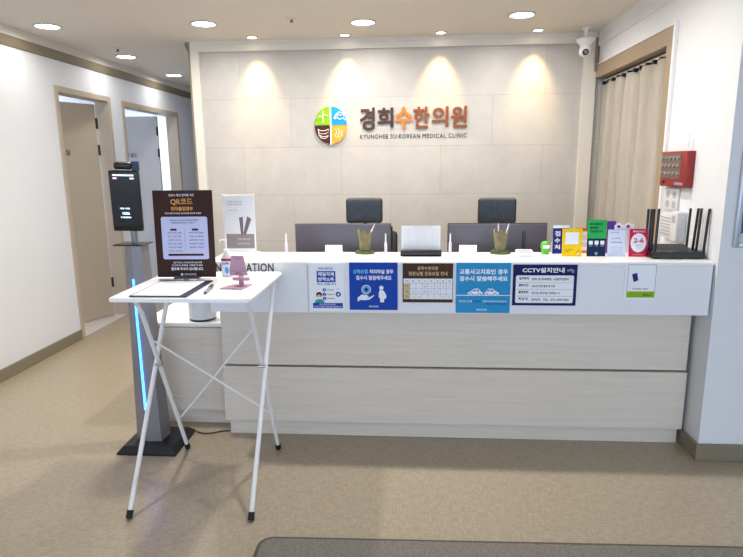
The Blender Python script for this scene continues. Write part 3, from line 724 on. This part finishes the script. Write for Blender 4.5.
# ================================================================= RIGHT WALL ITEMS
rb = thing('call_panel', 'red call panel box with rows of grey buttons on the right wall', 'call panel', (XR, 3.272, 1.358))
RED = mat('red_plastic', '#8f201c', .4)
bm = B(); box(bm, -.045, 0, -.150, .156, 0, .19, .006, 2); obj('housing', bm, RED, rb)
bm = B(); box(bm, -.048, -.044, -.095, .146, .045, .178, .003, 1); obj('button_plate', bm, mat('grey_brown_plate', '#6e5a52', .5), rb)
for i in range(5):
    for j in range(3):
        bm = B(); yy, zz = .124-.048*i, .155-.042*j
        lathe(bm, [(0, -.056), (.008, -.056), (.011, -.050), (.011, -.047), (0, -.047)], (0, yy, zz), 12, 'X'); obj('button', bm, mat('pale_button', '#8f8a87', .5), rb)
bm = B(); tube(bm, [(-.022, -.11, .19), (-.022, -.11, .275)], .0035, 8); obj('antenna', bm, CHROME, rb)
bm = B(); box(bm, -.0465, -.0445, -.13, -.03, .012, .026, .001, 1); obj('nameplate', bm, PGR, rb)
bm = B(); lathe(bm, [(0, 0), (.007, 0), (.009, .008), (0, .008)], (-.052, .10, .025), 12, 'X'); obj('knob', bm, BLK, rb)

ou = thing('wall_outlet', 'white double wall outlet directly under the red call panel', 'outlet', (XR, 3.335, 1.225))
bm = B(); box(bm, -.012, 0, -.08, .095, 0, .125, .004, 2); obj('plate', bm, mat('off_white_plastic', '#d2d2d4', .4), ou)
for y in (-.035, .045):
    for z in (.035, .088):
        bm = B(); lathe(bm, [(0, -.013), (.021, -.013), (.022, -.010), (0, -.010)], (0, y, z), 20, 'X'); box(bm, -.0145, -.0128, y-.008, y+.008, z-.003, z+.003); obj('socket', bm, mat('socket_grey', '#a9a9ad', .5), ou)
sw = thing('wall_terminal', 'bulky white box with slotted cover on the wall behind the router', 'wall box', (XR, 3.285, 1.075))
bm = B(); box(bm, -.040, 0, -.055, .115, 0, .135, .006, 2); obj('housing', bm, mat('off_white_plastic'), sw)
bm = B()
for i in range(6): box(bm, -.0425, -.0395, -.03, .09, .02+.018*i, .026+.018*i)
obj('slots', bm, mat('socket_grey'), sw, False)
sd = thing('power_adapter', 'white tall power adapter on the wall right of the white box', 'power adapter', (XR, 3.185, 1.04))
bm = B(); box(bm, -.055, 0, -.035, .035, 0.03, .19, .008, 3); obj('housing', bm, mat('off_white_plastic'), sd)
bm = B(); box(bm, -.057, -.0545, -.02, .02, .13, .17, .002, 1); obj('label_plate', bm, mat('socket_grey'), sd)
bm = B(); tube(bm, [(-.03, 0, .035), (-.03, .005, -.005), (-.028, .012, -.017)], .003, 8); obj('cable', bm, TWH, sd)

sc = thing('security_camera', 'white dome security camera hanging at the ceiling corner', 'security camera', (1.308, 4.70, ZC))
bm = B(); lathe(bm, [(0, -.0005), (.03, -.0005), (.03, -.012), (.014, -.018), (.014, -.075), (0, -.075)], n=24); obj('mount', bm, TWH, sc)
bm = B(); lathe(bm, [(0, -.07), (.045, -.072), (.068, -.085), (.066, -.098), (.045, -.118), (.036, -.135), (0, -.135)], n=32); obj('hood', bm, TWH, sc)
bm = B(); bmesh.ops.create_uvsphere(bm, u_segments=28, v_segments=18, radius=.046, matrix=Matrix.Translation((0, -.006, -.168))); hd = obj('head', bm, TWH, sc)
bm = B(); lathe(bm, [(0, 0), (.022, 0), (.022, .02), (0, .02)], (-.008, -.058, -.184), 24, 'Y'); obj('lens', bm, BLK, hd)
bm = B(); lathe(bm, [(0, -.001), (.012, -.001), (.014, .004), (0, .004)], (-.008, -.059, -.184), 20, 'Y'); obj('lens_ring', bm, GREYM, hd)

fp = thing('framed_poster', 'silver framed blue poster on the pale wall at the right edge', 'framed poster', (1.813, YF, 1.095))
bm = B(); W, H = .60, .467; fr = .022
for a in ((-W/2, -W/2+fr, 0, H), (W/2-fr, W/2, 0, H), (-W/2+fr, W/2-fr, 0, fr), (-W/2+fr, W/2-fr, H-fr, H)): box(bm, a[0], a[1], -.02, 0, a[2], a[3], .004, 2)
obj('frame', bm, mat('silver_frame', '#b9c0cc', .3, metal=.4), fp)
bm = B(); box(bm, -W/2+fr, W/2-fr, -.006, 0, fr, H-fr); obj('picture', bm, PWH, fp, False)
s = Sign(fp, W-2*fr, H-2*fr, -.006, fr)
s.panel('blue_field', ROY, (.012, .988, .04, .90))
bm = B(); box(bm, -W/2+fr, W/2-fr, -.010, -.0085, fr, H-fr); obj('cover_glass', bm, mat('clear_glass', '#ffffff', .05, trans=1), fp, False)

# ================================================================= KIOSK
kk = thing('thermal_kiosk', 'grey temperature check kiosk with black screen and blue light strip', 'kiosk', (-1.395, 2.83, 0))
bm = B(); v = [(-.155, -.135), (.165, -.135), (.165, .16), (-.155, .16)]
lo_ = [bm.verts.new((x, y, 0)) for x, y in v]; lo2 = [bm.verts.new((x, y, .008)) for x, y in v]; hi = [bm.verts.new((x*.82, y*.80, .04)) for x, y in v]
bm.faces.new(lo_[::-1]); bm.faces.new(hi)
for a, b_ in ((lo_, lo2), (lo2, hi)):
    for i in range(4): bm.faces.new((a[i], a[(i+1) % 4], b_[(i+1) % 4], b_[i]))
obj('base_plate', bm, mat('black_base_metal', '#1c1d24', .35), kk, False)
bm = B(); pb = [(-.092, -.02), (-.02, -.052), (.055, -.045), (.066, .05), (-.092, .05)]
A = [bm.verts.new((x, y, .04)) for x, y in pb]; Zt = [bm.verts.new((-.022+(x+.027)*.64, y*.75, 1.105)) for x, y in pb]
bm.faces.new(A[::-1]); bm.faces.new(Zt)
for i in range(5): bm.faces.new((A[i], A[(i+1) % 5], Zt[(i+1) % 5], Zt[i]))
obj('column', bm, GREYM, kk, False)
LED = mat('blue_led', (.02, .13, 1.0), .4, emit=12)
bm = B(); prism(bm, [(-.021, .22), (-.010, .22), (-.017, .93), (-.025, .93)], 0, .012)
for vv in bm.verts: vv.co.y += -.056+.0125*(vv.co.z/1.05)
obj('light_strip', bm, LED, kk, False)
bm = B(); box(bm, -.095, .058, -.075, .05, 1.106, 1.113, .002, 1); obj('shelf_plate', bm, BLK, kk, False)
bm = B(); tube(bm, [(-.018, .01, 1.105), (-.022, .008, 1.22)], .017, 16); obj('neck', bm, GREYM, kk)
sc_ = bpy.data.objects.new('terminal', None)
Mx = Matrix.Translation((-.050, 0, 1.176)) @ Matrix.Rotation(math.radians(3), 4, 'Y') @ Matrix.Rotation(math.radians(6), 4, 'X') @ Matrix.Rotation(math.radians(10), 4, 'Z')
bm = B(); box(bm, -.062, .084, -.018, .010, 0, .305, .009, 3, M=Mx); tm = obj('terminal', bm, BLK, kk)
def tpart(name, m, *bs, bev=0):
    bm = B()
    for b in bs: box(bm, *b, bev, 1, M=Mx)
    return obj(name, bm, m, tm, False)
tpart('screen', mat('screen_dark', '#15181c', .12), (-.055, .076, -.0192, -.0182, .030, .288))
tpart('screen_bar', mat('screen_white', (.75, .82, 1.0), emit=.8), (-.04, .06, -.0198, -.0192, .279, .287))
tpart('screen_badge', mat('screen_pink', (.9, .55, .75), emit=.9), (-.04, -.022, -.0198, -.0192, .264, .272), (.04, .06, -.0198, -.0192, .264, .272))
bm = B()
for t, a, b_, c, d in (('체온 측정', -.018, .028, .113, .122), ('10:06', -.008, .026, .086, .100), ('마스크를 착용하세요', -.018, .032, .068, .077)): add_text(bm, t, a, b_, c, d, -.0193, .0006, .02)
bmesh.ops.transform(bm, matrix=Mx, verts=bm.verts[:]); obj('screen_lettering', bm, mat('screen_text', (.65, .85, 1.0), emit=1.5), tm, False)
bm = B(); box(bm, -.036, .052, -.016, .024, .309, .346, .014, 4, M=Mx); tp_ = obj('thermal_camera', bm, BLK, tm)
bm = B(); box(bm, .048, .082, .0, .02, .302, .350, .002, 1, M=Mx); obj('sensor_bracket', bm, mat('dark_blue_plastic', '#1d3552', .4), tm)

# power cable behind the kiosk
bm = B(); pts = []
for i in range(30):
    u = i/29; pts.append((-1.22+.19*u, 2.975-.02*math.sin(u*5)+.0*u, .0045))
tube(bm, pts, .004, 8); tag(obj('power_cable', bm, BLK), 'black power cable lying along the foot of the cabinet', 'cable')

# ================================================================= FOLDING TABLE
TX, TY, TZ = -.942, 2.505, .97
tb = thing('folding_table', 'white tall folding table on crossed tube legs in front of counter', 'table', (TX, TY, 0))
bm = B(); prism(bm, rrect(-.297, .297, -.303, .303, .022), TZ-.017, TZ, 'Z'); bmesh.ops.bevel(bm, geom=[e for e in bm.edges if abs(e.verts[0].co.z-e.verts[1].co.z) < 1e-6], offset=.004, segments=2, affect='EDGES'); obj('tabletop', bm, TTOP, tb)
def leg(pts):
    P = [Vector(p) for p in pts]; foot = P[0]; d = (P[1]-P[0]).normalized()
    bm = B(); tube(bm, [foot+d*.02]+P[1:], .0105, 14); o = obj('leg', bm, TWH, tb)
    bm = B(); tube(bm, [foot, foot+d*.033], .0142, 14); obj('rubber_foot', bm, RUB, o)
zt = TZ-.019
leg([(-.270, -.352, .006), (-.262, .235, zt-.03), (-.262, .245, zt)])
leg([(.262, -.338, .006), (.262, .245, zt-.03), (.262, .255, zt)])
leg([(-.256, .282, .006), (-.262, -.085, zt-.10), (-.262, -.130, zt-.04), (-.262, -.155, zt)])
leg([(.236, .298, .006), (.238, -.085, zt-.10), (.238, -.130, zt-.04), (.238, -.155, zt)])
bm = B(); tube(bm, [(-.262, .01, .69), (.238, .215, .235)], .005, 8); obj('cross_brace', bm, TWH, tb)
bm = B(); tube(bm, [(.238, -.025, .78), (-.262, .215, .20)], .005, 8); obj('cross_brace', bm, TWH, tb)
for sx in (-.250, .250):
    bm = B(); lathe(bm, [(0, -.016), (.007, -.016), (.007, .016), (0, .016)], (sx, .005, .575), 12, 'X'); obj('pivot_bolt', bm, CHROME, tb)

ZT = TZ+.0003
cb_ = thing('clipboard', 'dark navy clipboard lying on the white folding table', 'clipboard', (-1.035, 2.39, ZT), rz=math.radians(0))
bm = B(); prism(bm, rrect(-.124, .12, -.165, .168, .008), 0, .004, 'Z'); obj('board', bm, mat('navy_board', '#222c44', .4), cb_, False)
bm = B(); box(bm, -.05, .05, .15, .166, .004, .014, .004, 2); box(bm, -.012, .012, .13, .152, .008, .012, .002, 1); obj('clip', bm, CHROME, cb_)
pp = tag(obj('paper_sheet', box(B(), -.115, .088, -.153, .145, 0, .0015), PAPER, loc=(-1.035, 2.39, ZT+.0042)), 'blank white paper sheet on the navy clipboard', 'paper')
pe = thing('marker_pen', 'black and white pen lying on the folding table beside the clipboard', 'pen', (-.868, 2.36, ZT), rz=math.radians(97))
bm = B(); tube(bm, [(-.07, 0, .0065), (.02, 0, .0065)], .006, 12); obj('barrel', bm, mat('smoke_grey_barrel', '#8c8f98', .3), pe)
bm = B(); tube(bm, [(.02, 0, .0075), (.07, 0, .0075)], .0072, 12); obj('cap', bm, BLK, pe)
bm = B(); tube(bm, [(-.07, 0, .0055), (-.082, 0, .0055)], .0048, 10, .0015); obj('tip', bm, BLK, pe)

# brown QR poster board in an acrylic stand
qp = thing('tabletop_poster', 'dark brown poster board standing at the back of the folding table', 'poster', (-1.066, 2.622, ZT), rot=(math.radians(-2), 0, math.radians(2)))
W, H = .282, .410
bm = B(); box(bm, -W/2, W/2, 0, .005, .006, .006+H, .0012, 1); obj('board', bm, mat('poster_brown', '#3b2320', .45), qp, False)
bm = B(); box(bm, -.06, .06, -.02, .07, 0, .004, .001, 1); box(bm, -.06, .06, -.006, -.003, .004, .012); box(bm, -.06, .06, .0055, .009, .004, .05); obj('stand_foot', bm, mat('smoky_acrylic', '#5d5a60', .15), qp, False)
s = Sign(qp, W, H, 0, .006)
OR2 = mat('print_gold', '#dc9d58'); PDK = mat('poster_brown')
s.text('lettering', PWH, ('코로나 확산 방지를 위한', .27, .70, .04, .07, .01), ('*업소이용 고객님은 QR코드를 체크해 주세요', .19, .80, .25, .272, .01), ('간편 체크인, 스마트폰으로 QR코드를', .28, .77, .818, .84, .01), ('인식하고 방문을 기록해 주세요', .26, .78, .85, .872, .01), ('협조해 주셔서 감사합니다.', .24, .79, .885, .92, .03), ('경희수한의원', .46, .66, .955, .98, .01))
s.text('lettering', OR2, ('QR코드', .30, .67, .095, .17, .022), ('전자출입명부', .30, .67, .185, .232, .03))
s.dots('logo_dot', PWH, (.42, .967, .022))
s.panel('info_panel', mat('print_lavender', '#c3c7ea', .5), (.12, .90, .30, .79), r=.01)
s.panel('heading_tag', PDK, (.27, .375, .435, .458), (.635, .74, .435, .458), (.21, .81, .725, .75))
s.panel('divider', PGR, (.503, .507, .43, .71))
ln = [('출입자 명부 작성, QR코드 체크인으로 쉽게', .27, .74, .33, .35), ('본인확인 및 기록이 가능합니다', .30, .70, .36, .378)]
for i, tl, tr in ((0, '네이버 앱 실행', '카카오톡 실행'), (1, '로그인 후', '더보기 클릭'), (2, '오른쪽 상단 QR', 'QR체크인 선택'), (3, '동의 및 인증', '전화번호 인증'), (4, '체크인 화면', '완료 화면'), (5, '인식 완료', None)):
    ln.append((tl, .22, .45, .475+.042*i, .492+.042*i))
    if tr: ln.append((tr, .58, .82, .475+.042*i, .492+.042*i))
s.text('lettering', PBK, *ln)

# hand sanitizer
hs = thing('sanitizer_bottle', 'clear hand sanitizer pump bottle with blue and red label on folding table', 'bottle', (-.886, 2.675, ZT))
CLR = mat('clear_plastic', '#eef2f6', .15, trans=.25)
hs.scale = (.87, .87, .97)
bm = B(); lathe(bm, [(0, 0), (.026, 0), (.029, .004), (.030, .03), (.029, .085), (.024, .105), (.012, .115), (.012, .12), (0, .12)], n=32, sy=.75); obj('body', bm, CLR, hs)
bm = B(); lathe(bm, [(.0300, .012), (.0305, .012), (.0302, .082), (.0297, .082)], n=32, sy=.76); obj('label', bm, mat('label_pale', '#dfe3f0', .4), hs)
bm = B(); lathe(bm, [(.0302, .080), (.0307, .080), (.0304, .092), (.0295, .092)], n=32, sy=.76); obj('red_band', bm, mat('label_red', '#b5303a'), hs)
bm = B(); add_text(bm, '손소독제', -.018, .018, .062, .075, -.0236, .0008, .03); obj('lettering', bm, ROY, hs, False)
bm = B(); prism(bm, disc(.006, .035, .011, .018), -.0236, -.0242); obj('blue_drop', bm, mat('label_blue', '#5aa6dc'), hs, False)
bm = B(); lathe(bm, [(0, .118), (.014, .118), (.014, .135), (.009, .138), (.005, .14), (.004, .175), (.009, .176), (.009, .186), (0, .187)], n=20)
tube(bm, [(0, 0, .182), (-.02, -.005, .184), (-.034, -.009, .177)], .0045, 10); obj('pump', bm, TWH, hs)

# pink phone stand
ph = thing('phone_stand', 'pink folding phone stand on the white folding table', 'phone stand', (-.768, 2.44, ZT), rz=math.radians(-4))
PNK = mat('pink_plastic', '#b78da2', .5)
bm = B(); prism(bm, [(-.055, -.06), (.045, -.06), (.056, .04), (-.02, .04)], 0, .006, 'Z'); obj('base', bm, PNK, ph)
bm = B(); box(bm, .004, .026, .012, .022, .004, .058, .003, 1); tube(bm, [(-.020, .010, .034), (.054, .010, .034)], .0085, 14); obj('arm', bm, PNK, ph)
Mh = Matrix.Translation((.0, .002, .050)) @ Matrix.Rotation(math.radians(-9), 4, 'X')
bm = B(); prism(bm, [(-.030, 0), (.052, 0), (.044, .022), (.030, .088), (-.024, .088), (-.034, .022)], 0, .005); bmesh.ops.transform(bm, matrix=Mh, verts=bm.verts[:]); obj('back_plate', bm, PNK, ph, False)
bm = B(); box(bm, -.018, .050, -.020, 0, 0, .005, .001, 1, M=Mh)
box(bm, -.018, .002, -.022, -.017, 0, .015, .001, 1, M=Mh); box(bm, .030, .050, -.022, -.017, 0, .015, .001, 1, M=Mh); obj('lip', bm, PNK, ph, False)
bm = B(); box(bm, -.010, .016, -.0006, .0002, .072, .075, M=Mh); obj('lettering', bm, mat('mauve_print', '#8f5f78'), ph, False)

# ================================================================= FLOOR MAT
fm = thing('floor_mat', 'dark grey textured floor mat along the bottom edge of the view', 'floor mat', (.965, 1.53, 0), rz=math.radians(1.2))
RUG = mat('grey_carpet', '#7c7770', .95, noise=.25, nscale=120, bump=.8)
bm = B(); prism(bm, rrect(-1.55, 1.55, -.55, .55, .05), .0005, .010, 'Z'); obj('pile', bm, RUG, fm, False)
bm = B(); prism(bm, rrect(-1.565, 1.565, -.565, .565, .06), .0003, .006, 'Z'); obj('rubber_edge', bm, mat('rubber_edge', '#55514d', .8), fm, False)
